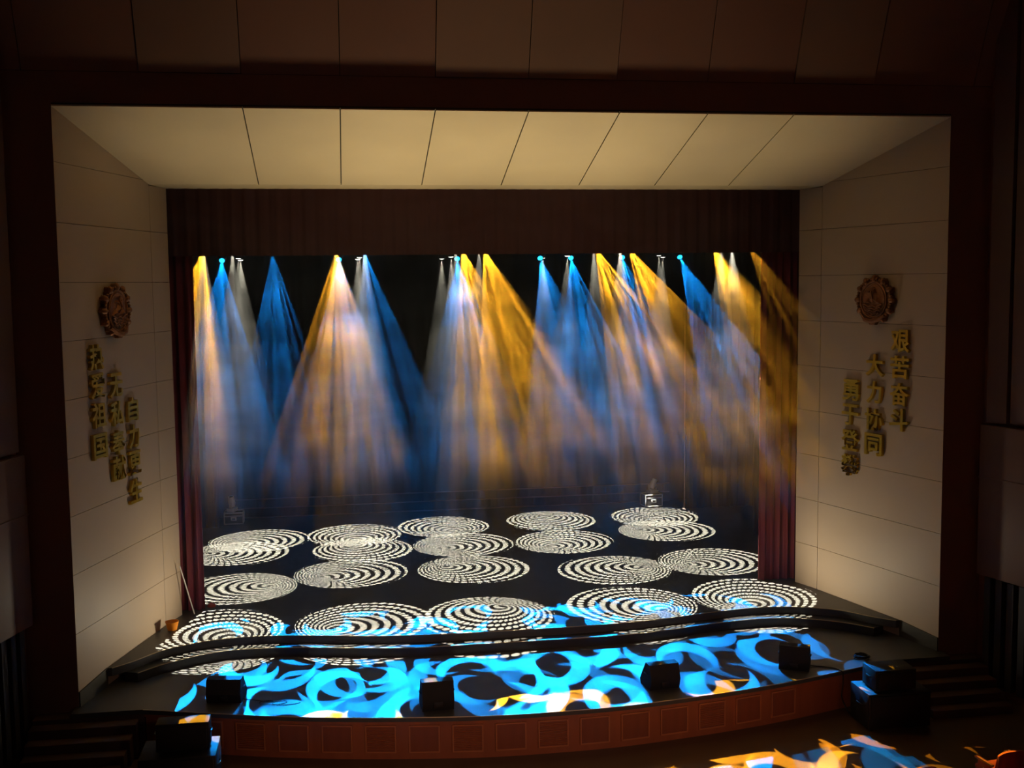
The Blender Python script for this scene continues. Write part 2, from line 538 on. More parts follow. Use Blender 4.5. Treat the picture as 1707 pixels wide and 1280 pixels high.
mb.build('joint_backing', M['gap'], o)

# proscenium front wall, header and sides of the hall
mb = MB()
for s in (-1, 1):
    xa, xb = sorted((s * (XO + 0.005), s * 10.35))
    mb.box(xa, xb, 0.0, 0.3, ZG, 11.52)
mb.box(-XO - .005, XO + .005, 0.0, 0.3, ZO + 0.06, 11.52)
struct(mb.build('wall_front', M['brown']), 'dark brown flat surround of the stage opening', 'wall')
hx = [-12.4, -9.3, -7.25, -5.42, -3.6, -1.8, 0.0, 1.75, 3.6, 5.4, 7.1, 9.3, 12.4]
for par, nm, mt, lab in ((0, 'wall_header', 'brown', 'dark brown leaning header panels above the stage opening'), (1, 'wall_header', 'brown_light', 'slightly paler leaning header panels above the stage opening')):
    mb = MB()
    for i in range(len(hx) - 1):
        pale = i in (2, 5, 6, 9)
        if pale != bool(par): continue
        y0 = 0.0 if not pale else -0.03
        mb.slab([(hx[i] + .008, y0, 11.53), (hx[i + 1] - .008, y0, 11.53), (hx[i + 1] - .008, y0 - 1.1, 14.3), (hx[i] + .008, y0 - 1.1, 14.3)], (0, -2.77, -1.1), 0.06)
    struct(mb.build(nm, M[mt]), lab, 'wall')
mb = MB().slab([(-12.4, 0.1, 11.53), (12.4, 0.1, 11.53), (12.4, -1.0, 14.3), (-12.4, -1.0, 14.3)], (0, -2.77, -1.1), 0.05)
struct(mb.build('wall_header', M['gap']), 'dark backing behind the joints of the header panels', 'wall')
mb = MB().box(-13, 13, -27, 0.5, 14.3, 14.5)
struct(mb.build('ceiling_hall', M['brown']), 'dark hall ceiling above the camera', 'ceiling')

for side in (-1, 1):
    lr = 'left' if side < 0 else 'right'
    A = Vector((side * 9.46, 0.0, 0))
    d = Vector((side * 0.27, -1, 0)).normalized()
    n = Vector((-side * 1, -0.27, 0)).normalized()
    T = Matrix(((d.x, -n.x, 0, A.x), (d.y, -n.y, 0, A.y), (0, 0, 1, 0), (0, 0, 0, 1)))  # local x along the wall, local y into it
    mb = MB().box(0.0, 26, 0.25, 0.5, ZG, 14.3, T)
    wo = struct(mb.build('wall_hall_' + lr, M['brown']), 'dark brown %s side wall of the hall' % lr, 'wall')
    mb = MB()
    s = 0.35
    k = 0
    while s < 12:
        wd = 0.62 if side < 0 else 0.52
        mb.box(s, s + wd, 0.02 + 0.05 * (k % 2), 0.25, 4.62, 14.2, T)
        s += wd + 0.05; k += 1
    mb.build('fluted_panel', M['brown_flute'], wo)
    mb = MB().box(0.25, 3.7, -0.03, 0.25, 1.35, 4.55, T, 0.02)
    mb.box(3.75, 12, -0.03, 0.25, 1.35, 4.55, T, 0.02)
    mb.box(0.25, 12, -0.045, 0.25, 3.42, 3.45, T)
    mb.build('balcony_fascia', M['brown_flute'], wo)
    mb = MB()
    s = 0.35
    while s < 7:
        mb.box(s, s + 0.16, 0.1, 0.25, ZG + 0.2, 1.3, T); s += 0.30
    mb.build('slatted_panel', mat('blue black slats', (0.035, 0.035, 0.045), 0.6), wo)

# ------------------------------------------------------------------ back stage shell
mb = MB()
mb.box(-10.6, 10.6, 15.92, 16.1, Z2, 12.2)
struct(mb.build('wall_back', M['black']), 'black back wall of the stage house', 'wall')
struct(MB().box(-10.6, -10.42, 0.3, 15.9, Z2, 12.2).build('wall_stage_left', M['black']), 'black left wall of the stage house', 'wall')
struct(MB().box(10.42, 10.6, 0.3, 15.9, Z2, 12.2).build('wall_stage_right', M['black']), 'black right wall of the stage house', 'wall')
struct(MB().box(-10.6, 10.6, 0.3, 16.1, 12.25, 12.4).build('ceiling_stage', M['black']), 'black ceiling of the stage house', 'ceiling')


def drape(name, x0, x1, y, z0, z1, m, pitch=0.22, amp=0.05, axis='x', label=None, cat=None, group=None, seed=0, th=0.03):
    R = random.Random(seed)
    n = max(8, int(abs(x1 - x0) / 0.03))
    ph = 0; pts = []
    for i in range(n + 1):
        x = x0 + (x1 - x0) * i / n
        ph += (abs(x1 - x0) / n) / pitch * 2 * PI * (0.8 + 0.4 * R.random())
        pts.append((x, math.sin(ph) * amp + 0.3 * amp * math.sin(ph * 2.3 + 1)))
    mb = MB()
    zz = [z0, z0 + (z1 - z0) * 0.35, z0 + (z1 - z0) * 0.7, z1]
    kk = [1.0, 0.95, 0.85, 0.55]
    vs = []
    for z, k in zip(zz, kk):
        for x, dy in pts: vs.append((x, y + dy * k, z))
        for x, dy in pts: vs.append((x, y + dy * k + th, z))
    w_ = len(pts); row = 2 * w_
    fs = []
    for r_ in range(3):
        for i in range(w_ - 1):
            a = r_ * row + i
            fs.append((a, a + 1, a + 1 + row, a + row)); a += w_
            fs.append((a, a + row, a + 1 + row, a + 1))
        a = r_ * row
        fs.append((a, a + row, a + row + w_, a + w_)); a += w_ - 1
        fs.append((a, a + w_, a + row + w_, a + row))
    for base in (0, 3 * row):
        for i in range(w_ - 1):
            fs.append((base + i, base + i + w_, base + i + w_ + 1, base + i + 1))
    mb.add(vs, fs, None, True)
    o = mb.build(name, m)
    return tag(o, label, cat, group)


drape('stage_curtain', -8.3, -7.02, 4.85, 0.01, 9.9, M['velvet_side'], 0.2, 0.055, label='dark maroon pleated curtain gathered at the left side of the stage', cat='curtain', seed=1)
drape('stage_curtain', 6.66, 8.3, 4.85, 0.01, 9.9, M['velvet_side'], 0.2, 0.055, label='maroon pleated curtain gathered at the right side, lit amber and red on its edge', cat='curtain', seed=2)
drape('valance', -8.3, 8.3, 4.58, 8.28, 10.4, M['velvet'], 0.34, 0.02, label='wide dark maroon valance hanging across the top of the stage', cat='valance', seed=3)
drape('backdrop', -9.6, 9.6, 15.35, 0.02, 11.8, M['black'], 0.7, 0.03, label='black pleated backdrop across the rear of the stage', cat='backdrop', seed=4)
for (xa, xb, y, lab) in ((-10.2, -7.62, 14.0, 'black side drape at the rear left of the stage'), (7.62, 10.2, 13.85, 'black side drape at the rear right of the stage'),
                         (-10.2, -8.55, 9.6, 'black side drape halfway back on the left'), (8.35, 10.2, 9.6, 'black side drape halfway back on the right')):
    drape('side_drape', xa, xb, y, 0.02, 11.8, M['black'], 0.3, 0.05, label=lab, cat='drape', seed=int(y * 10))

# low rails in front of the backdrop and the pole at the right rear drape
root = empty('backdrop_rail', (0, 15.12, 0), 0, 'low barrier of three thin horizontal rails along the foot of the backdrop', 'rail')
for z in (0.05, 0.36, 0.66):
    MB().tube([(-7.4, 0, z), (7.4, 0, z)], 0.018, 8).build('rail', M['rail'], root)
for i in range(5):
    x = -7.2 + i * 3.6
    MB().tube([(x, 0.04, 0.0), (x, 0.04, 0.66)], 0.010, 6).build('post', M['metal'], root)
root = empty('cable_pole', (7.5, 13.72, 0), 0, 'thin upright grey pole standing beside the right rear drape', 'pole')
MB().tube([(0, 0, 0.05), (0, 0, 7.6)], 0.018, 8).build('shaft', M['pipe'], root)
MB().lathe([(0.14, 0), (0.14, 0.03), (0.05, 0.06), (0.03, 0.22), (0.018, 0.24)], 16).build('base', M['pipe'], root)


# ------------------------------------------------------------------ stage lights
def head_fixture(kind):
    """hung moving head: local -z is the beam when the head hangs straight down; the lens centre is the origin"""
    root = empty('stage_light', (0, 0, 0))
    return root


def make_fixture(loc, target, lensmat, label, group, data, roll, zbar):
    root = empty('stage_light', loc, 0, label, 'stage light', group)
    d = (Vector(target) - Vector(loc)).normalized()
    q = d.to_track_quat('-Z', 'Y').to_matrix().to_4x4()
    h = root_parts['head'].copy(); C.objects.link(h); h.parent = root; h.matrix_basis = q
    ln = root_parts['lens'].copy(); C.objects.link(ln); ln.data = lens_mesh[lensmat]; ln.parent = h
    # pivot of the head is 0.20 behind the lens
    piv = q @ Vector((0, 0, 0.24))
    y = root_parts['yoke'].copy(); C.objects.link(y); y.parent = root
    y.matrix_basis = Matrix.Translation((piv.x, piv.y, piv.z))
    b = root_parts['base'].copy(); C.objects.link(b); b.parent = root
    b.matrix_basis = Matrix.Translation((piv.x, piv.y, piv.z))
    L = bpy.data.objects.new('beam', data); C.objects.link(L)
    L.parent = root
    L.matrix_basis = Matrix.Translation(d * 0.03) @ q @ Matrix.Rotation(roll, 4, 'Z')
    return root


hd = MB().lathe([(0.085, 0.012), (0.10, 0.0), (0.105, 0.03), (0.10, 0.10), (0.125, 0.16), (0.13, 0.30), (0.11, 0.40), (0.06, 0.44)], 18)
for k in range(5):
    hd.lathe([(0.134, 0.19 + k * 0.03), (0.136, 0.195 + k * 0.03), (0.134, 0.20 + k * 0.03)], 18)
root_parts = {'head': hd.build('head', M['metal'])}
ls = MB().lathe([(0.08, 0.004), (0.055, -0.012), (0.01, -0.018)], 16)
root_parts['lens'] = ls.build('lens', M['lens_white'])
yk = MB()
for s in (-1, 1):
    yk.box(s * 0.165 - 0.02, s * 0.165 + 0.02, -0.05, 0.05, -0.05, 0.26, None, 0.008)
yk.box(-0.185, 0.185, -0.06, 0.06, 0.24, 0.28, None, 0.008)
root_parts['yoke'] = yk.build('yoke', M['metal'])
bs = MB().box(-0.18, 0.18, -0.13, 0.13, 0.28, 0.42, None, 0.012)
for s in (-1, 1):
    bs.box(s * 0.1 - 0.02, s * 0.1 + 0.02, -0.045, 0.045, 0.42, 0.55)
root_parts['base'] = bs.build('base', M['metal'])
lens_mesh = {'lens_white': root_parts['lens'].data}
for nm in ('lens_blue', 'lens_amber'):
    me = root_parts['lens'].data.copy(); me.materials.clear(); me.materials.append(M[nm]); lens_mesh[nm] = me

ORD = ['leftmost', 'second from the left', 'third from the left', 'fourth from the left', 'fifth from the left', 'sixth from the left', 'seventh from the left', 'rightmost']

wd = []
for i, soft in enumerate((0.0, 0.10)):
    d_ = bpy.data.lights.new('white_beam', 'SPOT'); d_.energy = WHITE_W; d_.color = WHITE_C
    d_.spot_size = math.radians(20.6); d_.spot_blend = 0.0; d_.shadow_soft_size = 0.0
    swirl_gobo(d_, soft)
    wd.append(d_)
# light ring centres on the floor, by row from the back
ringrows = [
    ('back row', 12.9, [(-6.26, 12.0), (-3.42, 12.18), (-0.65, 12.8), (2.82, 12.95), (6.25, 12.9)]),
    ('second row', 10.5, [(-6.77, 10.45), (-3.21, 10.18), (-0.30, 10.25), (2.66, 10.05), (6.02, 10.84)]),
    ('third row', 7.35, [(-6.44, 6.67), (-3.58, 7.60), (-0.33, 7.40), (3.31, 6.62), (6.19, 6.96)]),
    ('front row', 5.55, [(-6.64, 3.27), (-3.32, 3.22), (-0.55, 3.15), (2.93, 3.41), (6.02, 3.60)]),
]
ORD5 = ['leftmost', 'second from left', 'middle', 'second from right', 'rightmost']
rolls = [[0.3, 1.9, 2.6, 2.9, 2.7], [1.2, 5.2, 6.0, 1.3, 3.5], [3.3, 4.1, 1.2, 2.8, 0.9], [1.9, 0.6, 3.9, 2.5, 1.1]]
for ri, (rn, yb, cs) in enumerate(ringrows):
    for ci, (x, y) in enumerate(cs):
        lx = x + (-0.35, 0.3, 0.1, -0.2, 0.25)[(ri + ci) % 5]
        make_fixture((lx, yb, 8.36 if ri < 2 else 8.5), (x, y, 0), 'lens_white',
                     'white stage light over the %s of floor rings, %s' % (rn, ORD5[ci]), 'white stage lights', wd[1 if (ri, ci) == (2, 0) else 0], rolls[ri][ci], 0)
    zb = (8.36 if ri < 2 else 8.5) + 0.24 + 0.53
    mb = MB().tube([(-9.8, yb, zb), (9.8, yb, zb)], 0.03, 10)
    for i in range(9):
        mb.tube([(-9.6 + i * 2.4, yb, zb), (-9.6 + i * 2.4, yb, 12.235)], 0.006, 5)
    tag(mb.build('lighting_bar', M['pipe']), 'long pipe carrying the white lights over the %s of rings' % rn, 'lighting bar')

blue = [(-7.09, -6.35), (-3.69, -3.30), (-0.14, -0.79), (2.42, 2.04), (3.38, 2.16), (5.01, 4.12), (6.86, 6.73)]
amber = [(-7.23, -7.23), (-3.75, -3.66), (-0.15, -0.03), (0.25, 1.01), (3.40, 3.89), (4.35, 5.21), (6.80, 7.07), (6.50, 7.95)]
bdat = []; adat = []
for i in range(4):
    d_ = bpy.data.lights.new('blue_beam', 'SPOT'); d_.energy = BLUE_W; d_.color = BLUE_C
    d_.spot_size = math.radians(22); d_.spot_blend = 0.0; d_.shadow_soft_size = 0.0
    crescent_gobo(d_, 1.7 + 5.3 * i); bdat.append(d_)
    d_ = bpy.data.lights.new('amber_beam', 'SPOT'); d_.energy = AMBER_W; d_.color = AMBER_C
    d_.spot_size = math.radians(21); d_.spot_blend = 0.0; d_.shadow_soft_size = 0.0
    crescent_gobo(d_, 9.1 + 4.1 * i); adat.append(d_)
for i, (x, tx) in enumerate(blue):
    make_fixture((x, 12.25, 8.34), (tx, -0.3, Z3), 'lens_blue', 'blue stage light on the rear bar, %s' % ORD[i if i < 6 else 7], 'blue stage lights', bdat[i % 4], rnd.random() * 6, 0)
for i, (x, tx) in enumerate([(-5.44, -4.58), (-3.01, -1.89)]):
    make_fixture((x, 9.0, 8.52), (tx, -0.3, Z3), 'lens_blue', 'blue stage light on the middle bar, %s of two' % ('left', 'right')[i], 'blue stage lights', bdat[(i + 2) % 4], rnd.random() * 6, 0)
for i, (x, tx) in enumerate(amber):
    xx = x if i != 2 else -0.35
    yy = 9.0 if i < 7 else 5.45
    tgt = {6: (5.99, -7.5, ZG), 7: (7.8, -6.0, ZG)}.get(i, (tx + (tx - xx) * 0.1, -6.6, ZG))
    dat = adat[i % 4]
    if i == 7:
        dat = dat.copy(); dat.energy = AMBER_W * 0.22; dat.spot_size = math.radians(18)
    make_fixture((xx, yy, 8.56), tgt, 'lens_amber', 'amber stage light on the middle bar, %s' % ORD[i] if i < 7 else 'amber stage light at the right end of the front bar beside the curtain', 'amber stage lights', dat, rnd.random() * 6, 0)
for yb, zb, lab in ((12.45, 8.34 + 0.135 + 0.53, 'long pipe carrying the blue lights near the backdrop'), (9.2, 8.56 + 0.127 + 0.53, 'long pipe carrying the amber lights across the middle of the stage')):
    mb = MB().tube([(-9.8, yb, zb), (9.8, yb, zb)], 0.03, 10)
    for i in range(9):
        mb.tube([(-9.6 + i * 2.4, yb, zb), (-9.6 + i * 2.4, yb, 12.235)], 0.006, 5)
    tag(mb.build('lighting_bar', M['pipe']), lab, 'lighting bar')
for o in root_parts.values():
    bpy.data.objects.remove(o)

# added bodiless fill low on the stage, standing in for floor bounce onto the portal
for s in (-1, 1):
    spot('bounce_fill', (s * 5.6, 3.3, 0.12), (s * 8.1, 2.6, 1.7), BOUNCE_W, (1.0, 0.86, 0.60), 140, 1.0, 0.15)
for x, tx, w_ in ((-3.4, -3.9, 1900), (0.0, -0.4, 1900), (3.0, 3.2, 1600)):
    spot('bounce_fill', (x, 1.2, 0.1), (tx, 1.7, 10.5), w_, (1.0, 0.79, 0.42), 56, 1.0, 0.3)


# ------------------------------------------------------------------ gold characters and emblems on the splayed walls
def wall_frame(side):
    A = Vector((side * XO, 0, 0)); B = Vector((side * XB, YB, 0))
    t = (B - A).normalized()
    n = Vector((t.y, -t.x, 0))
    if n.x * side > 0: n = -n
    return A, t, n


def on_wall(side, s, z, off):
    A, t, n = wall_frame(side)
    p = A + t * s + n * off + Vector((0, 0, z))
    X = t if side < 0 else -t
    return Matrix(((X.x, 0, n.x, p.x), (X.y, 0, n.y, p.y), (X.z, 1, n.z, p.z), (0, 0, 0, 1)))


def glyph(ch, w_, h_, th):
    cu = bpy.data.curves.new('character', 'FONT')
    cu.body = ch; cu.size = 1.0; cu.extrude = 0.5; cu.offset = 0.022; cu.resolution_u = 3
    cu.align_x = 'CENTER'; cu.align_y = 'CENTER'
    o = bpy.data.objects.new('tmp', cu); C.objects.link(o)
    bpy.context.view_layer.update()
    me = bpy.data.meshes.new_from_object(o.evaluated_get(bpy.context.evaluated_depsgraph_get()))
    bpy.data.objects.remove(o)
    xs_ = [v.co.x for v in me.vertices]; ys_ = [v.co.y for v in me.vertices]; zs_ = [v.co.z for v in me.vertices]
    cx, cy = (min(xs_) + max(xs_)) / 2, (min(ys_) + max(ys_)) / 2
    sx = w_ / (max(xs_) - min(xs_)); sy = h_ / (max(ys_) - min(ys_)); sz = th / (max(zs_) - min(zs_)); z0 = min(zs_)
    if ch in '\u529b\u81ea': sx *= 0.85
    for v in me.vertices:
        v.co = Vector(((v.co.x - cx) * sx, (v.co.y - cy) * sy, (v.co.z - z0) * sz))
    me.materials.clear(); me.materials.append(M['gold'])
    return me


cols = {-1: [(1.17, [6.24, 5.68, 5.10, 4.48], '\u70ed\u7231\u7956\u56fd', 'outer'), (1.93, [5.62, 5.05, 4.45, 3.92], '\u65e0\u79c1\u5949\u732e', 'middle'), (2.64, [5.05, 4.48, 3.92, 3.32], '\u81ea\u529b\u66f4\u751f', 'inner')],
        1: [(1.24, [6.24, 5.66, 5.06, 4.50], '\u8270\u82e6\u594b\u6597', 'outer'), (2.02, [5.66, 5.04, 4.42, 3.85], '\u5927\u529b\u534f\u540c', 'middle'), (2.80, [5.03, 4.45, 3.86, 3.26], '\u52c7\u4e8e\u767b\u6500', 'inner')]}
place = ['topmost', 'second from the top', 'third from the top', 'lowest']
for side, cc in cols.items():
    lr = 'left' if side < 0 else 'right'
    for s, zs_, txt, cn in cc:
        for k, ch in enumerate(txt):
            o = bpy.data.objects.new('gold_character', glyph(ch, 0.56, 0.50, 0.07)); C.objects.link(o)
            o.matrix_world = on_wall(side, s, zs_[k], 0.002)
            tag(o, 'gold character %s, %s in the %s column on the %s wall' % (ch, place[k], cn, lr), 'character', 'gold wall lettering')

for side in (-1, 1):
    lr = 'left' if side < 0 else 'right'
    W4 = on_wall(side, 2.03, 7.13, 0.002)
    root = bpy.data.objects.new('wall_emblem', None); C.objects.link(root); root.matrix_world = W4
    root.empty_display_size = 0.1
    tag(root, 'round ornate bronze relief emblem above the lettering on the %s wall' % lr, 'emblem', 'wall emblems')
    # scalloped leafy border
    mb = MB(); poly = []
    for i in range(96):
        a = 2 * PI * i / 96
        rr = 1 + 0.085 * math.cos(12 * a) + 0.03 * math.cos(36 * a + 1)
        poly.append((0.56 * rr * math.sin(a), 0.50 * rr * math.cos(a)))
    mb.prism(poly, 0.0, 0.10)
    for i in range(12):
        a = 2 * PI * (i) / 12
        T = Matrix.Translation((0.53 * math.sin(a), 0.475 * math.cos(a), 0.10)) @ Matrix.Rotation(-a, 4, 'Z')
        mb.lathe([(0.085, -0.01), (0.075, 0.03), (0.045, 0.055), (0.01, 0.065)], 10, T @ Matrix.Diagonal((0.8, 1.1, 1, 1)))
        for q in (-1, 1):
            mb.lathe([(0.035, 0), (0.03, 0.03), (0.008, 0.045)], 8, T @ Matrix.Translation((q * 0.09, -0.01, 0)))
    mb.build('scalloped_border', M['bronze'], root)
    mb = MB()
    for rr, tr in ((0.40, 0.022), (0.345, 0.012)):
        mb.tube([(rr * math.sin(2 * PI * i / 40), rr * 1.02 * math.cos(2 * PI * i / 40), 0.12) for i in range(41)], tr, 8, None, False)
    mb.build('ring', M['bronze'], root)
    mb = MB().lathe([(0.40, 0.09), (0.39, 0.115), (0.2, 0.13), (0.01, 0.135)], 36)
    mb.build('disc', M['bronze'], root)
    mb = MB()
    for cx_, cy_, h_, wd_ in ((0, -0.06, 0.26, 0.17), (-0.15, -0.1, 0.16, 0.12), (0.16, -0.1, 0.18, 0.13), (0.05, 0.16, 0.10, 0.07), (-0.10, 0.15, 0.07, 0.06)):
        mb.add([(cx_ - wd_, cy_, 0.12), (cx_ + wd_, cy_, 0.12), (cx_, cy_ + h_, 0.12), (cx_, cy_ + h_ * 0.4, 0.20)], [(0, 1, 3), (1, 2, 3), (2, 0, 3), (0, 2, 1)])
    mb.tube([(0.0, -0.05, 0.15), (0.03, 0.08, 0.2), (-0.02, 0.2, 0.18), (0.06, 0.28, 0.15)], 0.02, 8)
    mb.build('relief', M['bronze'], root)
    mb = MB()
    for j in range(4):
        pts = [(-0.30 + 0.06 * i, -0.14 - 0.055 * j + 0.02 * math.sin(i * 1.5 + j) + 0.04 * (i / 5 - 1) ** 2, 0.155) for i in range(11)]
        pts = [(x * (1 - 0.09 * j), y, z) for x, y, z in pts]
        mb.tube(pts, 0.018, 6)
    mb.build('waves', M['bronze'], root)
    mb = MB()
    mb.tube([(-0.36, -0.34, 0.13), (-0.2, -0.44, 0.17), (0, -0.475, 0.18), (0.2, -0.44, 0.17), (0.36, -0.34, 0.13)], [0.03, 0.05, 0.055, 0.05, 0.03], 8)
    mb.box(-0.10, 0.10, -0.56, -0.44, 0.06, 0.16, None, 0.02)
    mb.build('ribbon', M['bronze'], root)

# ------------------------------------------------------------------ floor monitors along the forestage
def monitor(x, y, rz, w_, h_, label):
    root = empty('floor_monitor', (x, y, Z3), rz, label, 'speaker', 'floor monitors along the forestage')
    H = h_; hw = w_ / 2
    prof = [(-0.20, 0.0), (0.26, 0.0), (0.30, 0.10), (0.02, H), (-0.17, H * 0.98), (-0.27, H * 0.42)]
    n = len(prof)
    mb = MB().add([(-hw, a, b) for a, b in prof] + [(hw, a, b) for a, b in prof],
                  [tuple(range(n)), tuple(range(n, 2 * n))[::-1]] + [(i, n + i, n + (i + 1) % n, (i + 1) % n) for i in range(n)])
    mb.build('cabinet', M['speaker'], root)
    d = Vector((0, 0.02 - 0.30, H - 0.10)); L_ = d.length; d.normalize()
    nn = Vector((0, d.z, -d.y))
    g = MB().slab([Vector((-hw + .03, 0.30, 0.10)) + d * 0.03 + nn * 0.012, Vector((hw - .03, 0.30, 0.10)) + d * 0.03 + nn * 0.012,
                   Vector((hw - .03, 0.30, 0.10)) + d * (L_ - 0.03) + nn * 0.012, Vector((-hw + .03, 0.30, 0.10)) + d * (L_ - 0.03) + nn * 0.012], nn, 0.012)
    g.build('grille', M['grille'], root)
    for sgn in (-1, 1):
        hd_ = MB().tube([(sgn * (hw + 0.001), -0.10, H * 0.55), (sgn * (hw + 0.025), -0.07, H * 0.60), (sgn * (hw + 0.025), 0.03, H * 0.60), (sgn * (hw + 0.001), 0.06, H * 0.55)], 0.011, 6)
        hd_.build('handle', M['metal'], root)
    sk = MB().box(-0.08, 0.08, -0.262, -0.225, H * 0.12, H * 0.32, Matrix.Rotation(0.0, 4, 'X'), 0.004)
    sk.build('socket_plate', M['metal'], root)
    return root


monitor(-6.06, -0.10, math.radians(-9), 0.66, 0.46, 'black wedge monitor at the left end of the forestage')
monitor(-2.08, -1.22, math.radians(3), 0.60, 0.56, 'square-looking black wedge monitor left of the middle of the forestage lip')
monitor(2.38, -0.92, math.radians(8), 0.62, 0.50, 'black wedge monitor right of centre beside an amber crescent')
monitor(5.40, -0.40, math.radians(-28), 0.60, 0.50, 'black wedge monitor turned sideways at the right end of the forestage')

# cables
cb = [(5.62, -0.36, Z3 + 0.05), (5.80, -0.42, Z3 + 0.015), (5.98, -0.50, Z3 + 0.012), (6.14, -0.62, Z3 + 0.014), (6.21, -0.76, Z3 + 0.014), (6.24, -0.85, Z3 - 0.02),
      (6.25, -0.85, Z3 - 0.25), (6.22, -0.86, Z3 - 0.5), (6.27, -0.90, ZG + 0.15), (6.33, -1.02, ZG + 0.02), (6.40, -1.2, ZG + 0.015)]
tag(MB().tube(spline(cb, 5), 0.012, 6).build('cable', M['metal']), 'black cable running from the rightmost monitor over the forestage lip', 'cable')
coil = []
for i in range(120):
    a = i * 0.33
    rr = 0.14 + 0.025 * math.sin(i * 0.7) + 0.02 * math.sin(i * 0.19)
    coil.append((7.0 + rr * math.cos(a), -0.14 + rr * 0.8 * math.sin(a), Z3 + 0.012 + 0.0006 * i))
tag(MB().tube(coil, 0.009, 6).build('cable_coil', M['metal']), 'small coil of black cable at the right tip of the forestage', 'cable')
cl = [(-5.73, -0.20, Z3 + 0.02)]
for i in range(40):
    a = i * 0.32
    cl.append((-5.35 + 0.013 * i + 0.20 * math.cos(a), -0.45 + 0.10 * math.sin(a) - 0.003 * i, Z3 + 0.012 + 0.001 * (i % 8)))
tag(MB().tube(cl, 0.008, 6).build('cable', M['metal']), 'loose black cable loops beside the leftmost monitor', 'cable')


# ------------------------------------------------------------------ speaker stacks in front of the forestage ends
def cabinet(name, x0, x1, y0, y1, z0, z1, label, feet=True, horn=False):
    cx, cy = (x0 + x1) / 2, (y0 + y1) / 2
    root = empty(name, (cx, cy, z0), 0, label, 'speaker')
    W_, D_, H_ = x1 - x0, y1 - y0, z1 - z0
    f = 0.03
    MB().box(-W_ / 2, W_ / 2, -D_ / 2 + 0.03, D_ / 2, f, H_, None, 0.02).build('cabinet', M['speaker'], root)
    MB().box(-W_ / 2 + .04, W_ / 2 - .04, -D_ / 2, -D_ / 2 + 0.03, f + .04, H_ - .04, None, 0.008).build('grille', M['grille'], root)
    for sx in (-1, 1):
        MB().tube([(sx * (W_ / 2), -0.1, H_ * .6), (sx * (W_ / 2 + 0.03), -0.07, H_ * .62), (sx * (W_ / 2 + 0.03), 0.07, H_ * .62), (sx * (W_ / 2), 0.1, H_ * .6)], 0.012, 6).build('handle', M['metal'], root)
        for sy in (-1, 1):
            MB().box(sx * (W_ / 2 - .1) - .03, sx * (W_ / 2 - .1) + .03, sy * (D_ / 2 - .12) - .03, sy * (D_ / 2 - .12) + .03, 0, f).build('foot', M['metal'], root)
    return root


cabinet('subwoofer', -7.32, -6.02, -2.55, -1.65, ZG, -0.46, 'big black subwoofer at the foot of the apron, left end')
cabinet('loudspeaker', -7.04, -6.14, -2.35, -1.95, -0.46, 0.07, 'black loudspeaker on the left subwoofer, an amber streak on its top')
cabinet('subwoofer', 6.28, 7.58, -1.95, -1.12, ZG, -0.46, 'big black subwoofer at the foot of the apron, right end')
cabinet('loudspeaker', 6.45, 7.30, -1.88, -1.28, -0.46, -0.02, 'black loudspeaker on the right subwoofer beside the stairs')


# ------------------------------------------------------------------ flight cases with moving heads at the backdrop
def flight_case(x, y, w_, h_, label, rz=0.0):
    root = empty('flight_case', (x, y, 0), rz, label, 'case', 'flight cases at the backdrop')
    d_ = 0.46; hw = w_ / 2; hd2 = d_ / 2; c0 = 0.05
    MB().box(-hw + .01, hw - .01, -hd2 + .01, hd2 - .01, c0 + .01, h_ - .01).build('body', M['metal'], root)
    e = MB(); t = 0.028
    for a in (-1, 1):
        for b in (-1, 1):
            e.box(a * hw - t / 2, a * hw + t / 2, b * hd2 - t / 2, b * hd2 + t / 2, c0, h_)
            e.box(-hw, hw, a * hd2 - t / 2, a * hd2 + t / 2, (c0 if b < 0 else h_) - t / 2, (c0 if b < 0 else h_) + t / 2)
            e.box(a * hw - t / 2, a * hw + t / 2, -hd2, hd2, (c0 if b < 0 else h_) - t / 2, (c0 if b < 0 else h_) + t / 2)
    e.box(-hw, hw, -hd2 - 0.006, -hd2 + 0.006, h_ * 0.72, h_ * 0.72 + 0.022)
    e.build('edge_frame', M['alu'], root)
    lt = MB().box(-0.09, 0.09, -hd2 - 0.012, -hd2 + 0.01, c0 + (h_ - c0) * 0.28, c0 + (h_ - c0) * 0.62, None, 0.01)
    l_ = lt.build('latch_plate', M['alu'], root)
    MB().box(-0.05, 0.05, -hd2 - 0.018, -hd2 - 0.010, c0 + (h_ - c0) * 0.38, c0 + (h_ - c0) * 0.52).build('latch_slot', M['metal'], l_)
    for a in (-1, 1):
        for b in (-1, 1):
            MB().lathe([(0.03, -0.015), (0.035, 0), (0.03, 0.015)], 12, Matrix.Translation((a * (hw - .08), b * (hd2 - .08), 0.035)) @ Matrix.Rotation(PI / 2, 4, 'Y')).build('caster', M['metal'], root)
    return root


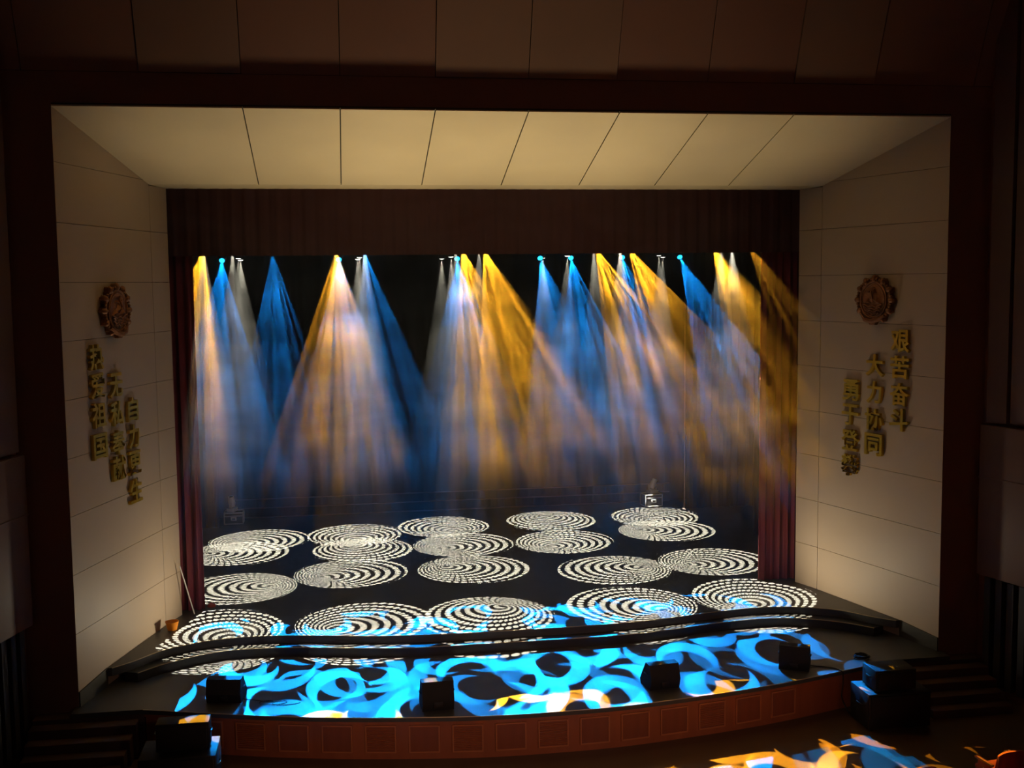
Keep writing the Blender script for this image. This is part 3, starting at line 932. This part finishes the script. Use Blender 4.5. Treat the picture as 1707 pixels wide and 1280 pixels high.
def moving_head(x, y, z, tilt, pan, label):
    root = empty('moving_head', (x, y, z), pan, label, 'stage light', 'spare moving heads on cases')
    MB().box(-0.16, 0.16, -0.13, 0.13, 0.0, 0.11, None, 0.012).build('base', M['alu'], root)
    yk_ = MB()
    yk_.box(-0.15, 0.15, -0.05, 0.05, 0.115, 0.14, None, 0.008)
    for s_ in (-1, 1):
        yk_.box(s_ * 0.135 - 0.015, s_ * 0.135 + 0.015, -0.045, 0.045, 0.13, 0.30, None, 0.006)
    yo = yk_.build('yoke', M['alu'], root)
    T = Matrix.Translation((0, 0, 0.27)) @ Matrix.Rotation(tilt, 4, 'Y') @ Matrix.Translation((0, 0, -0.1))
    hh = MB().lathe([(0.06, -0.02), (0.09, 0.0), (0.11, 0.1), (0.10, 0.2), (0.085, 0.30), (0.088, 0.32)], 16, T).build('head', M['alu'], root)
    MB().lathe([(0.075, 0.318), (0.05, 0.332), (0.01, 0.336)], 14, T).build('lens', M['metal'], hh)
    return root


flight_case(-7.20, 14.50, 0.58, 0.40, 'small black flight case with bright edges at the left rear of the stage')
moving_head(-7.26, 14.50, 0.415, -0.25, 1.3, 'pale moving head pointing up from the left flight case')
flight_case(6.58, 14.50, 0.60, 0.44, 'small black flight case with bright edges at the right rear of the stage', 0.12)
moving_head(6.62, 14.50, 0.455, 0.5, 0.3, 'pale moving head leaning over on the right flight case')

# ------------------------------------------------------------------ small things beside the left curtain
root = empty('leaning_pole', (-7.20, 4.42, 0), 0, 'thin white pole leaning against the left maroon curtain', 'pole')
MB().tube([(0, 0, 0.02), (-0.27, -0.16, 1.22)], 0.014, 8).build('shaft', M['white'], root)
MB().lathe([(0.022, 0), (0.024, 0.03), (0.015, 0.05)], 10).build('rubber_tip', M['metal'], root)
root = empty('basin', (-7.56, 3.40, 0), 0, 'small orange basin on the floor in the left corner by the curtain', 'basin')
MB().lathe([(0.085, 0.0), (0.10, 0.01), (0.145, 0.19), (0.150, 0.20), (0.140, 0.20), (0.095, 0.03), (0.01, 0.025)], 24).build('bowl', M['orange'], root)
MB().lathe([(0.10, 0.07), (0.125, 0.13), (0.06, 0.14), (0.01, 0.142)], 20).build('dark_contents', M['metal'], root)
root = empty('foot_cap', (-6.90, 5.12, 0), 0, 'small dull red cap on the floor at the edge of the left curtain', 'cap')
MB().lathe([(0.10, 0.0), (0.10, 0.02), (0.085, 0.055), (0.04, 0.075), (0.01, 0.078)], 20).build('dome', M['redcap'], root)
MB().lathe([(0.025, 0.074), (0.02, 0.095), (0.005, 0.1)], 10).build('knob', M['redcap'], root)


# ------------------------------------------------------------------ hall seats at the lower right
def seat(x, y, rz, label):
    root = empty('hall_seat', (x, y, ZG), rz, label, 'seat', 'red hall seats')
    # backrest, rounded top corners, slightly curved
    mb = MB(); nx, nz = 12, 10
    vs = []
    for side_ in (0, 1):
        for j in range(nz + 1):
            for i in range(nx + 1):
                u = -1 + 2 * i / nx; v = j / nz
                top_ = 0.50 * (1 - 0.16 * abs(u) ** 4)
                z = 0.40 + top_ * v
                yy = -0.28 - 0.10 * v + 0.05 * (u * u) + (-0.10 if side_ == 0 else 0.0) * (1 - 0.5 * v ** 6) * (1 - 0.35 * abs(u) ** 6)
                vs.append((u * 0.26, yy, z))
    w_ = nx + 1; o_ = (nz + 1) * w_
    fs = []
    for j in range(nz):
        for i in range(nx):
            a = j * w_ + i
            fs.append((a, a + 1, a + 1 + w_, a + w_)); fs.append((o_ + a, o_ + a + w_, o_ + a + w_ + 1, o_ + a + 1))
    for i in range(nx):
        fs.append((i, o_ + i, o_ + i + 1, i + 1)); a = nz * w_ + i
        fs.append((a, a + 1, o_ + a + 1, o_ + a))
    for j in range(nz):
        a = j * w_; fs.append((a, a + w_, o_ + a + w_, o_ + a)); a += nx
        fs.append((a, o_ + a, o_ + a + w_, a + w_))
    mb.add(vs, fs, None, True)
    mb.build('backrest', M['red'], root)
    MB().box(-0.25, 0.25, -0.22, 0.26, 0.36, 0.47, None, 0.04).build('seat', M['red'], root)
    for s_ in (-1, 1):
        MB().box(s_ * 0.30 - 0.03, s_ * 0.30 + 0.03, -0.28, 0.16, 0.60, 0.645, None, 0.015).build('armrest', M['wood'], root)
        p = MB().box(s_ * 0.30 - 0.025, s_ * 0.30 + 0.025, -0.22, 0.08, 0.0, 0.60, None, 0.01).build('side_panel', M['red'], root)
        MB().lathe([(0.02, 0), (0.02, 0.006)], 12, Matrix.Translation((s_ * 0.326, -0.08, 0.50)) @ Matrix.Rotation(PI / 2 * s_, 4, 'Y')).build('number_plate', M['alu'], p)
    return root


seat(5.48, -5.05, 0.05, 'red hall seat at the lower edge, leftmost of the three')
seat(7.22, -4.72, 0.12, 'red hall seat in the lower right corner, middle one')
seat(7.88, -4.62, 0.14, 'red hall seat in the lower right corner, nearest the edge')


# ------------------------------------------------------------------ haze
def haze_box(name, x0, x1, y0, y1, z0, z1, dens):
    m = bpy.data.materials.new('stage haze'); m.use_nodes = True
    N = NT(m.node_tree)
    N.n.remove(N.n['Principled BSDF'])
    s = N.new('ShaderNodeVolumeScatter')
    s.inputs['Color'].default_value = (1, 1, 1, 1)
    s.inputs['Anisotropy'].default_value = 0.8
    tc = N.new('ShaderNodeTexCoord')
    sp = N.new('ShaderNodeSeparateXYZ'); N.link(tc.outputs['Object'], sp.inputs[0])
    # haze hangs thick under the lights and thins out towards the floor
    g = N.sstep(sp.outputs[2], 0.2, 7.5)
    mp = N.new('ShaderNodeMapping'); mp.inputs['Scale'].default_value = (0.35, 0.35, 0.8); N.link(tc.outputs['Object'], mp.inputs['Vector'])
    nz = N.new('ShaderNodeTexNoise'); nz.inputs['Scale'].default_value = 1.0; nz.inputs['Detail'].default_value = 2.0; nz.inputs['Distortion'].default_value = 0.6
    N.link(mp.outputs[0], nz.inputs['Vector'])
    cloud = N.sstep(nz.outputs[0], 0.42, 0.70)
    nz2 = N.new('ShaderNodeTexNoise'); nz2.inputs['Scale'].default_value = 1.9; nz2.inputs['Detail'].default_value = 3.0; nz2.inputs['Distortion'].default_value = 1.0
    N.link(mp.outputs[0], nz2.inputs['Vector'])
    bank = N.m('MULTIPLY', N.sstep(sp.outputs[2], 3.0, 3.6), N.m('SUBTRACT', 1.0, N.sstep(sp.outputs[2], 4.0, 6.0)))
    bank = N.m('MULTIPLY', bank, N.sstep(nz2.outputs[0], 0.40, 0.65))
    k = N.m('ADD', N.m('ADD', N.m('MULTIPLY', cloud, 1.9), 0.45), N.m('MULTIPLY', bank, 1.6))
    d = N.m('MULTIPLY', N.m('MULTIPLY', N.m('ADD', g, 0.05), k), dens)
    N.link(d, s.inputs['Density'])
    N.link(s.outputs[0], N.n['Material Output'].inputs['Volume'])
    m.cycles.volume_step_rate = 1.3
    m.cycles.volume_sampling = 'EQUIANGULAR'
    mb = MB().prism([(-8.74, 0.02), (8.74, 0.02), (7.70, 3.8), (7.44, 4.5), (x1, 4.62), (x1, y1), (x0, y1), (x0, 4.62), (-7.44, 4.5), (-7.70, 3.8)], z0, z1)
    o = mb.build(name, m)
    tag(o, 'thin haze filling the stage that shows the blue, white and amber beams', 'haze', None, 'stuff')
    return o


haze_box('stage_haze', -10.3, 10.3, -1.0, 15.2, 0.02, 9.75, HAZE)
